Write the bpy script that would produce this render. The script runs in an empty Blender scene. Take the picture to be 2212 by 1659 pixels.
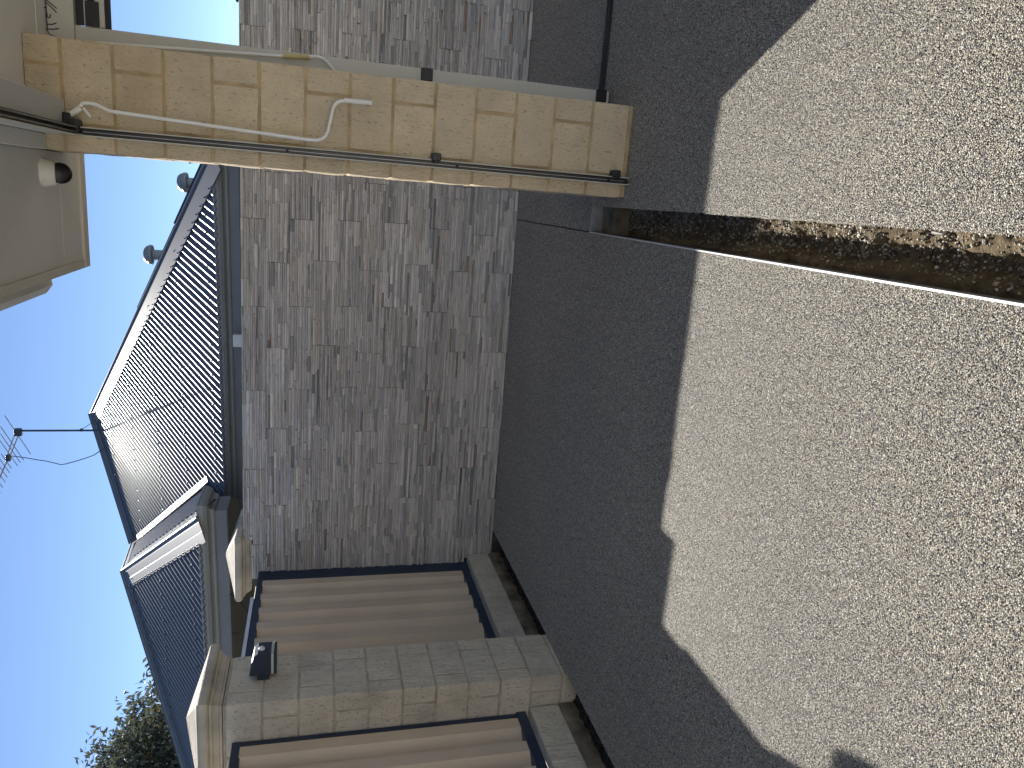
import bpy, math, random
import numpy as np
from mathutils import Vector, Matrix

random.seed(7)
rng = np.random.default_rng(11)
scene = bpy.context.scene
COL = scene.collection

# ------------------------------------------------------------------ camera
CAM_H = 1.34
YAW, PITCH, ROLL = math.radians(14.209), math.radians(14.941), math.radians(0.877)
_r = Vector((math.cos(YAW), math.sin(YAW), 0)); _f = Vector((-math.sin(YAW), math.cos(YAW), 0)); _u = Vector((0, 0, 1))
_fw = _f * math.cos(PITCH) - _u * math.sin(PITCH)
_up = _f * math.sin(PITCH) + _u * math.cos(PITCH)
_r2 = _r * math.cos(ROLL) + _up * math.sin(ROLL)
_u2 = -_r * math.sin(ROLL) + _up * math.cos(ROLL)
cam_data = bpy.data.cameras.new("camera"); cam = bpy.data.objects.new("camera", cam_data); COL.objects.link(cam)
cam_data.sensor_fit = 'HORIZONTAL'; cam_data.sensor_width = 36.0
cam_data.lens = 36.0 * 1605.0 / 2212.0
cam_data.clip_start = 0.02; cam_data.clip_end = 2000
m = Matrix((( -_u2.x, _r2.x, -_fw.x), (-_u2.y, _r2.y, -_fw.y), (-_u2.z, _r2.z, -_fw.z))).to_4x4()   # phone held on its side
m.translation = Vector((0, 0, CAM_H)); cam.matrix_world = m
scene.camera = cam

# ------------------------------------------------------------------ light
SUN = Vector((-0.65, 1.454, 1.0)).normalized()
elev = math.asin(SUN.z); azim = math.atan2(SUN.x, SUN.y)
world = bpy.data.worlds.new("World"); scene.world = world; world.use_nodes = True
wn = world.node_tree; bg = wn.nodes["Background"]
sky = wn.nodes.new("ShaderNodeTexSky"); sky.sky_type = 'NISHITA'; sky.sun_disc = False
sky.sun_elevation = elev; sky.sun_rotation = azim
sky.altitude = 20; sky.air_density = 0.5; sky.dust_density = 0.0; sky.ozone_density = 1.2
wn.links.new(sky.outputs[0], bg.inputs[0]); bg.inputs[1].default_value = 0.095
sd = bpy.data.lights.new("sun", 'SUN'); sd.energy = 5.0; sd.angle = math.radians(0.53); sd.color = (1.0, 0.95, 0.87)
so = bpy.data.objects.new("sun", sd); COL.objects.link(so); so.rotation_mode = 'QUATERNION'
so.rotation_quaternion = SUN.to_track_quat('Z', 'Y'); so.location = (-6, 14, 10)
scene.view_settings.view_transform = 'Standard'; scene.view_settings.look = 'None'
scene.view_settings.gamma = 1.0; scene.view_settings.use_curve_mapping = False
scene.view_settings.exposure = 0.98
scene.cycles.max_bounces = 5; scene.cycles.diffuse_bounces = 3; scene.cycles.glossy_bounces = 2; scene.cycles.use_adaptive_sampling = True; scene.cycles.adaptive_threshold = 0.02

# ------------------------------------------------------------------ materials
def new_mat(name):
    mt = bpy.data.materials.new(name); mt.use_nodes = True
    nt = mt.node_tree; return mt, nt, nt.nodes, nt.links, nt.nodes["Principled BSDF"]
def ramp(nodes, stops, interp='LINEAR'):
    r = nodes.new("ShaderNodeValToRGB"); cr = r.color_ramp; cr.interpolation = interp
    while len(cr.elements) < len(stops): cr.elements.new(0.5)
    for el, (p, c) in zip(cr.elements, stops): el.position = p; el.color = (*c, 1)
    return r
def mixc(nodes, links, fac, a, b, mode='MIX'):
    n = nodes.new("ShaderNodeMix"); n.data_type = 'RGBA'; n.blend_type = mode
    for s, v in ((n.inputs[0], fac), (n.inputs[6], a), (n.inputs[7], b)):
        if hasattr(v, 'links'): links.new(v, s)
        elif isinstance(v, (int, float)): s.default_value = v
        else: s.default_value = (*v, 1)
    return n.outputs[2]
def noise(nodes, links, scale, detail=4, rough=0.55, vec=None, stretch=None):
    tc = nodes.new("ShaderNodeTexCoord") if vec is None else None
    v = tc.outputs["Object"] if vec is None else vec
    if stretch:
        mp = nodes.new("ShaderNodeMapping"); mp.inputs["Scale"].default_value = stretch; links.new(v, mp.inputs[0]); v = mp.outputs[0]
    n = nodes.new("ShaderNodeTexNoise"); n.inputs["Scale"].default_value = scale; n.inputs["Detail"].default_value = detail
    n.inputs["Roughness"].default_value = rough; links.new(v, n.inputs["Vector"]); return n
def bump(nodes, links, bsdf, height, dist, strength=1.0, prev=None):
    b = nodes.new("ShaderNodeBump"); b.inputs["Distance"].default_value = dist; b.inputs["Strength"].default_value = strength
    links.new(height, b.inputs["Height"])
    if prev is not None: links.new(prev, b.inputs["Normal"])
    links.new(b.outputs[0], bsdf.inputs["Normal"]); return b.outputs[0]
def worldpos(nodes):
    return nodes.new("ShaderNodeNewGeometry").outputs["Position"]

def plain(name, col, rough=0.5, metal=0.0, var=0.06, scale=6.0, bmp=0.0, spec=0.5):
    mt, nt, N, L, b = new_mat(name)
    n = noise(N, L, scale, 2, 0.6, worldpos(N))
    lo = tuple(c * (1 - var * 2) for c in col); hi = tuple(min(1, c * (1 + var * 2)) for c in col)
    r = ramp(N, [(0.3, lo), (0.7, hi)]); L.new(n.outputs[0], r.inputs[0]); L.new(r.outputs[0], b.inputs["Base Color"])
    b.inputs["Roughness"].default_value = rough; b.inputs["Metallic"].default_value = metal; b.inputs["Specular IOR Level"].default_value = spec
    if bmp: 
        n2 = noise(N, L, scale * 12, 2, 0.6, worldpos(N)); bump(N, L, b, n2.outputs[0], bmp)
    return mt

def mat_limestone(name, tone, mottle, pit, stain=0.0, stain_z=None):
    mt, nt, N, L, b = new_mat(name)
    P = worldpos(N)
    oi = N.new("ShaderNodeObjectInfo")
    n1 = noise(N, L, 7, 3, 0.6, P)
    r1 = ramp(N, [(0.25, tuple(c * 0.86 for c in tone)), (0.75, tuple(c * 1.1 for c in tone))]); L.new(n1.outputs[0], r1.inputs[0])
    rb = ramp(N, [(0.0, (0.94, 0.94, 0.945)), (1.0, (1.04, 1.035, 1.01))]); L.new(oi.outputs["Random"], rb.inputs[0])
    c = mixc(N, L, 1.0, r1.outputs[0], rb.outputs[0], 'MULTIPLY')
    # small dark flecks and pores
    v = N.new("ShaderNodeTexNoise"); v.inputs["Scale"].default_value = 95; v.inputs["Detail"].default_value = 3; v.inputs["Roughness"].default_value = 0.65
    mp = N.new("ShaderNodeMapping"); mp.inputs["Scale"].default_value = (1, 1, 0.55); L.new(P, mp.inputs[0]); L.new(mp.outputs[0], v.inputs["Vector"])
    rv = ramp(N, [(0.0, (1, 1, 1)), (0.345, (1, 1, 1)), (0.40, (0, 0, 0))]); L.new(v.outputs[0], rv.inputs[0])
    c = mixc(N, L, mixf(N, L, rv.outputs[0], 0.6), c, pit)
    # broad stains
    n3 = noise(N, L, 3.3, 2, 0.5, P); r3 = ramp(N, [(0.56, (0, 0, 0)), (0.72, (1, 1, 1))]); L.new(n3.outputs[0], r3.inputs[0])
    fac = mixf(N, L, r3.outputs[0], stain)
    if stain_z is not None:
        sx = N.new("ShaderNodeSeparateXYZ"); L.new(P, sx.inputs[0])
        mr = N.new("ShaderNodeMapRange"); mr.inputs[1].default_value = stain_z[0]; mr.inputs[2].default_value = stain_z[1]; L.new(sx.outputs[2], mr.inputs[0])
        mm = N.new("ShaderNodeMath"); mm.operation = 'MULTIPLY'; L.new(fac, mm.inputs[0]); L.new(mr.outputs[0], mm.inputs[1]); fac = mm.outputs[0]
    c = mixc(N, L, fac, c, mottle)
    L.new(c, b.inputs["Base Color"]); b.inputs["Roughness"].default_value = 0.9; b.inputs["Specular IOR Level"].default_value = 0.25
    # split face relief: upright chisel streaks + pores
    n4 = noise(N, L, 16, 4, 0.68, P, (1.6, 1.6, 0.5))
    p1 = bump(N, L, b, n4.outputs[0], 0.018)
    bump(N, L, b, v.outputs[0], 0.006, 1.0, p1)
    return mt
def mixf(N, L, a, f):
    mm = N.new("ShaderNodeMath"); mm.operation = 'MULTIPLY'; mm.inputs[1].default_value = f; L.new(a, mm.inputs[0]); return mm.outputs[0]

def mat_strip():
    mt, nt, N, L, b = new_mat("split_stone")
    at = N.new("ShaderNodeAttribute"); at.attribute_name = "tint"
    P = worldpos(N)
    n1 = noise(N, L, 26, 3, 0.65, P, (0.45, 1, 2.2))
    r1 = ramp(N, [(0.28, (0.84, 0.84, 0.84)), (0.55, (1, 1, 1)), (0.8, (1.08, 1.07, 1.06))]); L.new(n1.outputs[0], r1.inputs[0])
    c = mixc(N, L, 1.0, at.outputs["Color"], r1.outputs[0], 'MULTIPLY')
    n2 = noise(N, L, 9, 3, 0.5, P, (0.5, 1, 2)); r2 = ramp(N, [(0.62, (0, 0, 0)), (0.78, (1, 1, 1))]); L.new(n2.outputs[0], r2.inputs[0])
    c = mixc(N, L, mixf(N, L, r2.outputs[0], 0.16), c, (0.30, 0.24, 0.18))
    L.new(c, b.inputs["Base Color"]); b.inputs["Roughness"].default_value = 0.72; b.inputs["Specular IOR Level"].default_value = 0.4
    n3 = noise(N, L, 60, 3, 0.7, P, (0.5, 1, 1.4)); bump(N, L, b, n3.outputs[0], 0.006)
    return mt

def mat_pebble():
    mt, nt, N, L, b = new_mat("aggregate_pebble")
    g = N.new("ShaderNodeNewGeometry")
    r = ramp(N, [(0.0, (0.055, 0.055, 0.06)), (0.12, (0.13, 0.13, 0.132)), (0.27, (0.23, 0.22, 0.205)), (0.42, (0.32, 0.29, 0.235)),
                 (0.60, (0.40, 0.36, 0.285)), (0.76, (0.44, 0.415, 0.36)), (0.88, (0.57, 0.525, 0.44)), (0.955, (0.70, 0.675, 0.62)), (0.987, (0.36, 0.24, 0.16))], 'CONSTANT')
    L.new(g.outputs["Random Per Island"], r.inputs[0])
    n = noise(N, L, 0.9, 4, 0.55, g.outputs["Position"]); rr = ramp(N, [(0.3, (0.88, 0.88, 0.89)), (0.7, (1.08, 1.07, 1.04))]); L.new(n.outputs[0], rr.inputs[0])
    c = mixc(N, L, 1.0, r.outputs[0], rr.outputs[0], 'MULTIPLY')
    L.new(c, b.inputs["Base Color"]); b.inputs["Roughness"].default_value = 0.45; b.inputs["Specular IOR Level"].default_value = 0.45
    return mt

def mat_sand():
    mt, nt, N, L, b = new_mat("damp_sand")
    P = worldpos(N); n = noise(N, L, 14, 6, 0.65, P)
    r = ramp(N, [(0.25, (0.12, 0.092, 0.062)), (0.55, (0.24, 0.19, 0.125)), (0.8, (0.36, 0.30, 0.20))]); L.new(n.outputs[0], r.inputs[0]); L.new(r.outputs[0], b.inputs["Base Color"])
    b.inputs["Roughness"].default_value = 0.95; b.inputs["Specular IOR Level"].default_value = 0.15
    n2 = noise(N, L, 90, 5, 0.75, P); bump(N, L, b, n2.outputs[0], 0.02)
    return mt

def mat_roof():
    mt, nt, N, L, b = new_mat("slate_painted_steel")
    P = worldpos(N); n = noise(N, L, 2.2, 4, 0.55, P)
    r = ramp(N, [(0.3, (0.070, 0.080, 0.096)), (0.7, (0.088, 0.098, 0.114))]); L.new(n.outputs[0], r.inputs[0]); L.new(r.outputs[0], b.inputs["Base Color"])
    b.inputs["Roughness"].default_value = 0.42; b.inputs["Specular IOR Level"].default_value = 0.9
    return mt

def mat_leaf(name, a, bcol):
    mt, nt, N, L, b = new_mat(name)
    g = N.new("ShaderNodeNewGeometry")
    r = ramp(N, [(0.0, a), (0.75, bcol), (1.0, (0.14, 0.12, 0.05))]); L.new(g.outputs["Random Per Island"], r.inputs[0]); L.new(r.outputs[0], b.inputs["Base Color"])
    b.inputs["Roughness"].default_value = 0.6; b.inputs["Specular IOR Level"].default_value = 0.25
    tr = N.new("ShaderNodeBsdfTranslucent"); L.new(r.outputs[0], tr.inputs[0]); mx = N.new("ShaderNodeMixShader"); mx.inputs[0].default_value = 0.35
    L.new(b.outputs[0], mx.inputs[1]); L.new(tr.outputs[0], mx.inputs[2]); L.new(mx.outputs[0], N["Material Output"].inputs[0])
    return mt

M = dict(
    lime_warm=mat_limestone("cream_limestone", (0.60, 0.49, 0.335), (0.42, 0.275, 0.13), (0.24, 0.18, 0.115), 0.5, (1.3, 2.3)),
    lime_grey=mat_limestone("weathered_limestone", (0.63, 0.55, 0.43), (0.27, 0.215, 0.15), (0.13, 0.105, 0.08), 0.35),
    mortar_warm=plain("ochre_mortar", (0.44, 0.325, 0.18), 0.95, 0, 0.12, 9, 0.003, 0.2),
    mortar_grey=plain("grey_mortar", (0.44, 0.37, 0.275), 0.95, 0, 0.12, 9, 0.003, 0.2),
    cast=plain("cast_cap_stone", (0.50, 0.43, 0.325), 0.85, 0, 0.14, 5, 0.004, 0.25),
    strip=mat_strip(), core=plain("dark_adhesive", (0.09, 0.085, 0.08), 0.95, 0, 0.2, 12, 0.004, 0.2),
    pebble=mat_pebble(), binder=plain("aggregate_binder", (0.24, 0.215, 0.175), 0.8, 0, 0.2, 40, 0.003, 0.3),
    slab_edge=plain("rough_concrete_edge", (0.30, 0.27, 0.22), 0.95, 0, 0.2, 30, 0.006, 0.2),
    sand=mat_sand(), soil=plain("dark_damp_soil", (0.045, 0.04, 0.033), 0.95, 0, 0.3, 25, 0.01, 0.2),
    footing=plain("stained_footing", (0.20, 0.165, 0.115), 0.95, 0, 0.25, 8, 0.006, 0.2),
    roof=mat_roof(),
    gutter=plain("slate_gutter_paint", (0.27, 0.28, 0.275), 0.4, 0, 0.04, 3),
    fascia=plain("slate_fascia_paint", (0.19, 0.20, 0.21), 0.5, 0, 0.04, 3),
    olive=plain("olive_grey_lining", (0.26, 0.255, 0.22), 0.7, 0, 0.05, 3),
    house=plain("rendered_house_wall", (0.33, 0.31, 0.26), 0.9, 0, 0.06, 4, 0.003),
    white=plain("white_paint", (0.74, 0.72, 0.66), 0.45, 0, 0.03, 4),
    cream=plain("cream_powder_coat", (0.55, 0.53, 0.465), 0.42, 0, 0.025, 4),
    ceiling=plain("ceiling_paint", (0.80, 0.785, 0.74), 0.75, 0, 0.03, 3),
    soffit=plain("soffit_paint", (0.62, 0.62, 0.605), 0.75, 0, 0.03, 3),
    beam=plain("pale_grey_beam_paint", (0.62, 0.62, 0.61), 0.6, 0, 0.03, 3),
    black=plain("black_plastic", (0.012, 0.013, 0.016), 0.4, 0, 0.1, 20),
    seal=plain("black_rubber", (0.014, 0.014, 0.016), 0.65, 0, 0.1, 20),
    track=plain("bronze_track_liner", (0.05, 0.046, 0.04), 0.35, 0.3, 0.1, 6),
    lens=plain("dark_lens", (0.004, 0.004, 0.006), 0.35, 0, 0.05, 10),
    rod=plain("white_enamel_rod", (0.78, 0.76, 0.70), 0.3, 0, 0.02, 6),
    sleeve=plain("yellowed_plastic", (0.55, 0.44, 0.22), 0.5, 0, 0.08, 12),
    navy=plain("navy_frame_paint", (0.020, 0.032, 0.062), 0.42, 0, 0.06, 5),
    rib=plain("beige_ribbed_steel", (0.62, 0.485, 0.345), 0.5, 0, 0.03, 3),
    capstrip=plain("pale_cap_strip", (0.70, 0.72, 0.76), 0.35, 0.0, 0.03, 5),
    alu=plain("bare_aluminium", (0.80, 0.80, 0.80), 0.3, 0.85, 0.03, 30),
    alu_dull=plain("dull_aluminium", (0.35, 0.36, 0.38), 0.45, 0.7, 0.08, 20),
    lampgrey=plain("charcoal_lamp_paint", (0.025, 0.032, 0.048), 0.4, 0, 0.05, 10),
    solar=plain("solar_glass", (0.01, 0.014, 0.03), 0.12, 0, 0.1, 5),
    bark=plain("grey_bark", (0.14, 0.115, 0.09), 0.9, 0, 0.25, 14, 0.01),
    leaf1=mat_leaf("grey_green_leaf", (0.055, 0.070, 0.052), (0.125, 0.14, 0.105)),
    leaf2=mat_leaf("dark_leaf", (0.018, 0.035, 0.012), (0.05, 0.075, 0.025)),
    bounce_white=plain("bounce_wall_white", (0.72, 0.725, 0.73), 0.9, 0, 0.03, 3, 0.003),  # whitened so the added wall throws more sun back into the shade
    apron=plain("exposed_aggregate_far", (0.33, 0.31, 0.275), 0.9, 0, 0.1, 60),
    ground=plain("bare_ground", (0.20, 0.17, 0.12), 0.95, 0, 0.2, 1.5, 0.01),
    litter=plain("white_litter", (0.46, 0.45, 0.43), 0.5, 0, 0.06, 30),
    stonechip=plain("trench_pebble", (0.30, 0.265, 0.21), 0.7, 0, 0.4, 60),
    ink=plain("black_marker_ink", (0.012, 0.012, 0.03), 0.6, 0, 0.05, 20),
)

# ------------------------------------------------------------------ building helpers
class MB:
    def __init__(s): s.v = []; s.f = []; s.c = []
    def face(s, pts, col=None):
        i = len(s.v); s.v += [tuple(p) for p in pts]; s.f.append(tuple(range(i, i + len(pts)))); s.c.append(col)
    def box(s, x0, x1, y0, y1, z0, z1, col=None):
        i = len(s.v)
        s.v += [(x0, y0, z0), (x1, y0, z0), (x1, y1, z0), (x0, y1, z0), (x0, y0, z1), (x1, y0, z1), (x1, y1, z1), (x0, y1, z1)]
        for q in ((0, 3, 2, 1), (4, 5, 6, 7), (0, 1, 5, 4), (1, 2, 6, 5), (2, 3, 7, 6), (3, 0, 4, 7)):
            s.f.append(tuple(i + k for k in q)); s.c.append(col)
    def grid(s, rows, closed=False, col=None):
        """rows: list of equal length point lists"""
        i = len(s.v); n = len(rows[0])
        for r in rows: s.v += [tuple(p) for p in r]
        for a in range(len(rows) - 1):
            for k in range(n if closed else n - 1):
                k2 = (k + 1) % n
                s.f.append((i + a * n + k, i + a * n + k2, i + (a + 1) * n + k2, i + (a + 1) * n + k)); s.c.append(col)
        return i
    def tube(s, pts, rad, seg=8, caps=True):
        pts = [Vector(p) for p in pts]; rows = []
        for k, p in enumerate(pts):
            a = pts[max(k - 1, 0)]; b = pts[min(k + 1, len(pts) - 1)]; t = (b - a).normalized()
            ref = Vector((0, 0, 1)) if abs(t.z) < 0.9 else Vector((0, 1, 0))
            if k == 0: n = t.cross(ref).normalized()
            else: n = (n - t * n.dot(t)).normalized()
            q = t.cross(n); r = rad[k] if isinstance(rad, (list, tuple)) else rad
            rows.append([p + n * (math.cos(2 * math.pi * j / seg) * r) + q * (math.sin(2 * math.pi * j / seg) * r) for j in range(seg)])
        s.grid(rows, True)
        if caps: s.face(rows[0][::-1]); s.face(rows[-1])
    def lathe(s, centre, axis, prof, seg=20):
        axis = Vector(axis).normalized(); ref = Vector((0, 0, 1)) if abs(axis.z) < 0.9 else Vector((1, 0, 0))
        n = axis.cross(ref).normalized(); q = axis.cross(n); c = Vector(centre)
        s.grid([[c + axis * h + (n * math.cos(2 * math.pi * j / seg) + q * math.sin(2 * math.pi * j / seg)) * max(r, 1e-4) for j in range(seg)] for r, h in prof], True)
    def mesh(s, name, mat, smooth=False, tint=False):
        me = bpy.data.meshes.new(name); me.from_pydata(s.v, [], s.f); me.materials.append(mat)
        if tint:
            at = me.color_attributes.new("tint", 'FLOAT_COLOR', 'CORNER')
            buf = []
            for fc, c in zip(s.f, s.c): buf += [c[0], c[1], c[2], 1.0] * len(fc)
            at.data.foreach_set("color", buf)
        if smooth: me.shade_smooth()
        me.validate(); me.update(); return me

def link(name, me, parent=None, loc=None):
    o = bpy.data.objects.new(name, me); COL.objects.link(o)
    if parent is not None:
        o.parent = parent
        if loc is None and parent.type == 'EMPTY': o.location = -parent.location
    if loc is not None: o.location = loc
    return o
def part(name, mb, mat, parent, smooth=False):
    return link(name, mb.mesh(name, M[mat], smooth), parent)
def tag(o, label, cat, group=None):
    o["label"] = label; o["category"] = cat
    if group: o["group"] = group
    return o
def thing(name, label, cat, loc=(0, 0, 0), group=None):
    o = bpy.data.objects.new(name, None); COL.objects.link(o); o.location = loc; o.empty_display_size = 0.1
    return tag(o, label, cat, group)
def struct(name, mb, mat, smooth=False):
    o = link(name, mb.mesh(name, M[mat], smooth)); o["kind"] = "structure"; return o
def bbox(x0, x1, y0, y1, z0, z1):
    b = MB(); b.box(x0, x1, y0, y1, z0, z1); return b
def soft(o, w=0.003, seg=2):
    md = o.modifiers.new("bevel", 'BEVEL'); md.width = w; md.segments = seg; md.limit_method = 'ANGLE'; md.angle_limit = math.radians(40); return o

# ------------------------------------------------------------------ ground, paving, trench
XL, XT0, XT1, YT, YW = -2.444, -0.115, 0.024, 3.62, 5.085
g = MB(); R = 400; zg = -0.24
g.face([(-R, -R, zg), (R, -R, zg), (R, R, zg), (-R, R, zg)]); struct("ground", g, "ground")

def slab(name, x0, x1, y0, y1, wavy_left=False):
    b = MB(); top = -0.004
    if wavy_left:
        n = 160; rows = []
        for k in range(n + 1):
            y = y0 + (y1 - y0) * k / n
            w = 0.003 * math.sin(y * 5.3 + 1) + 0.0015 * math.sin(y * 17.1) + 0.002 * random.uniform(-1, 1)
            if y > 2.95: w += 0.035 * min(1, (y - 2.95) / 0.25)
            xl = x0 - 0.010 + w
            rows.append([(xl + 0.018, y, -0.20), (xl + 0.004 + 0.006 * random.random(), y, -0.07), (xl, y, -0.022), (xl + 0.001, y, -0.010), (xl + 0.006, y, -0.0055), (xl + 0.03, y, top), (x1, y, top)])
        b.grid(rows)
        b.box(x0 + 0.05, x1, y0, y1, -0.2, -0.02)
    else:
        b.box(x0, x1, y0, y1, -0.2, top)
    return struct(name, b, "binder" if not wavy_left else "binder")
pav_l = slab("paving", XL, XT0 - 0.003, -1.5, YW - 0.002)
pav_r = slab("paving", XT1, 3.2, -1.5, YT - 0.002, True)
pav_e = slab("paving", XT0 + 0.001, 3.2, YT + 0.006, YW - 0.002)

# aggregate: one tile of real pebbles, repeated over each slab by geometry nodes
TILE = 0.39
def pebble_tile_mesh(seed):
    r = np.random.default_rng(seed)
    t = (1 + 5 ** 0.5) / 2
    ico = np.array([(-1, t, 0), (1, t, 0), (-1, -t, 0), (1, -t, 0), (0, -1, t), (0, 1, t), (0, -1, -t), (0, 1, -t), (t, 0, -1), (t, 0, 1), (-t, 0, -1), (-t, 0, 1)], float)
    ico /= np.linalg.norm(ico[0])
    fc = np.array([(0, 11, 5), (0, 5, 1), (0, 1, 7), (0, 7, 10), (0, 10, 11), (1, 5, 9), (5, 11, 4), (11, 10, 2), (10, 7, 6), (7, 1, 8), (3, 9, 4), (3, 4, 2), (3, 2, 6), (3, 6, 8), (3, 8, 9), (4, 9, 5), (2, 4, 11), (6, 2, 10), (8, 6, 7), (9, 8, 1)])
    sp = 0.0034; nx = int(TILE / sp); ny = int(TILE / (sp * 0.866))
    gx, gy = np.meshgrid(np.arange(nx), np.arange(ny))
    x = ((gx + 0.5 * (gy % 2)) / nx - 0.5) * TILE; y = ((gy + 0.5) / ny - 0.5) * TILE
    x = x.ravel() + r.normal(0, 0.0009, x.size); y = y.ravel() + r.normal(0, 0.0009, y.size); n = x.size
    s = np.clip(r.normal(0.0020, 0.0004, n), 0.0011, 0.0034)
    el = r.uniform(0.75, 1.45, n); ang = r.uniform(0, math.pi, n); zc = r.normal(-0.0012, 0.00025, n)
    P = ico[None] * r.uniform(0.82, 1.15, (n, 12, 1))
    vx = P[..., 0] * s[:, None] * el[:, None]; vy = P[..., 1] * s[:, None] / np.sqrt(el)[:, None]; vz = P[..., 2] * s[:, None] * r.uniform(0.38, 0.62, n)[:, None]
    ca, sa = np.cos(ang)[:, None], np.sin(ang)[:, None]
    V = np.stack([vx * ca - vy * sa + x[:, None], vx * sa + vy * ca + y[:, None], vz + zc[:, None]], -1).reshape(-1, 3)
    F = (fc[None] + (np.arange(n) * 12)[:, None, None]).reshape(-1, 3)
    me = bpy.data.meshes.new("pebble_bed"); me.vertices.add(len(V)); me.vertices.foreach_set("co", V.ravel())
    me.loops.add(F.size); me.loops.foreach_set("vertex_index", F.ravel().astype(np.int32))
    me.polygons.add(len(F)); me.polygons.foreach_set("loop_start", np.arange(0, F.size, 3, dtype=np.int32)); me.polygons.foreach_set("loop_total", np.full(len(F), 3, np.int32))
    me.update(calc_edges=True); me.shade_smooth(); me.materials.append(M["pebble"]); return me
tile_me = pebble_tile_mesh(3)

def pebble_bed(parent, x0, x1, y0, y1, seed):
    nx = max(1, round((x1 - x0) / TILE)); ny = max(1, round((y1 - y0) / TILE)); dx = (x1 - x0) / nx; dy = (y1 - y0) / ny
    ng = bpy.data.node_groups.new("pebble_bed", 'GeometryNodeTree')
    ng.interface.new_socket(name="Geometry", in_out='INPUT', socket_type='NodeSocketGeometry'); ng.interface.new_socket(name="Geometry", in_out='OUTPUT', socket_type='NodeSocketGeometry')
    N, L = ng.nodes, ng.links
    gi = N.new("NodeGroupInput"); go = N.new("NodeGroupOutput")
    gr = N.new("GeometryNodeMeshGrid"); gr.inputs["Size X"].default_value = dx * (nx - 1) if nx > 1 else 1e-5; gr.inputs["Size Y"].default_value = dy * (ny - 1) if ny > 1 else 1e-5
    gr.inputs["Vertices X"].default_value = max(nx, 2); gr.inputs["Vertices Y"].default_value = max(ny, 2)
    iop = N.new("GeometryNodeInstanceOnPoints")
    L.new(gr.outputs[0], iop.inputs["Points"]); L.new(gi.outputs[0], iop.inputs["Instance"])
    rv = N.new("FunctionNodeRandomValue"); rv.data_type = 'INT'; rv.inputs[4].default_value = 0; rv.inputs[5].default_value = 1; rv.inputs["Seed"].default_value = seed
    mu = N.new("ShaderNodeMath"); mu.operation = 'MULTIPLY'; mu.inputs[1].default_value = math.pi; L.new(rv.outputs[2], mu.inputs[0])
    cx = N.new("ShaderNodeCombineXYZ"); L.new(mu.outputs[0], cx.inputs[2]); L.new(cx.outputs[0], iop.inputs["Rotation"])
    rs = N.new("FunctionNodeRandomValue"); rs.data_type = 'INT'; rs.inputs[4].default_value = 0; rs.inputs[5].default_value = 1; rs.inputs["Seed"].default_value = seed + 9
    ms = N.new("ShaderNodeMath"); ms.operation = 'MULTIPLY_ADD'; ms.inputs[1].default_value = 2 * dx / TILE; ms.inputs[2].default_value = -dx / TILE; L.new(rs.outputs[2], ms.inputs[0])
    cs = N.new("ShaderNodeCombineXYZ"); L.new(ms.outputs[0], cs.inputs[0]); cs.inputs[1].default_value = dy / TILE; cs.inputs[2].default_value = 1; L.new(cs.outputs[0], iop.inputs["Scale"])
    L.new(iop.outputs[0], go.inputs[0])
    o = link("pebble_bed", tile_me, parent, ((x0 + x1) / 2, (y0 + y1) / 2, 0)); o["kind"] = "stuff"
    md = o.modifiers.new("spread", 'NODES'); md.node_group = ng; return o
pebble_bed(pav_l, XL + 0.002, XT0 - 0.006, -0.6, YW - 0.006, 1)
pebble_bed(pav_r, XT1 - 0.010, 1.6, -0.6, YT - 0.003, 2)
pebble_bed(pav_e, XT0 + 0.004, 2.0, YT + 0.008, YW - 0.006, 5)

# unseen white house wall added behind the camera to bounce sun into the shade
b = MB(); yb = -3.4
for x0, x1, z0, z1 in ((-7.0, -4.4, 0, 2.55), (-4.4, -2.6, 0, 0.85), (-4.4, -2.6, 2.1, 2.55), (-2.6, -0.9, 0, 2.55), (-0.9, 0.0, 2.1, 2.55), (0.0, 5.0, 0, 2.55)):
    b.box(x0, x1, yb - 0.22, yb, z0 - 0.2 if z0 == 0 else z0, z1)
home = struct("bounce_wall", b, "bounce_white")
part("window_pane", bbox(-4.4, -2.6, yb - 0.14, yb - 0.13, 0.85, 2.1), "solar", home); part("door", bbox(-0.9, 0.0, yb - 0.14, yb - 0.10, -0.2, 2.1), "white", home)  # pane, door and roof only dress the added wall
part("roof_slope", bbox(-7.4, 5.4, yb - 3.0, yb + 0.35, 2.56, 2.72), "gutter", home)
b = MB(); b.box(-7.0, XL - 0.30, -3.6, 1.1, -0.2, -0.004); struct("side_path", b, "slab_edge")
b = MB(); b.box(XL, 3.2, -3.38, -1.502, -0.2, -0.004); struct("apron", b, "apron")
# garden strip between paving and fence
b = MB(); rows = []
for k in range(140):
    y = 0.4 + (YW - 0.4) * k / 139
    rows.append([(XL - 0.23 + 0.235 * j / 8, y, -0.075 + random.uniform(-0.012, 0.012) + (0.02 if j < 2 else 0)) for j in range(9)])
b.grid(rows); struct("soil_strip", b, "soil", True)

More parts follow.
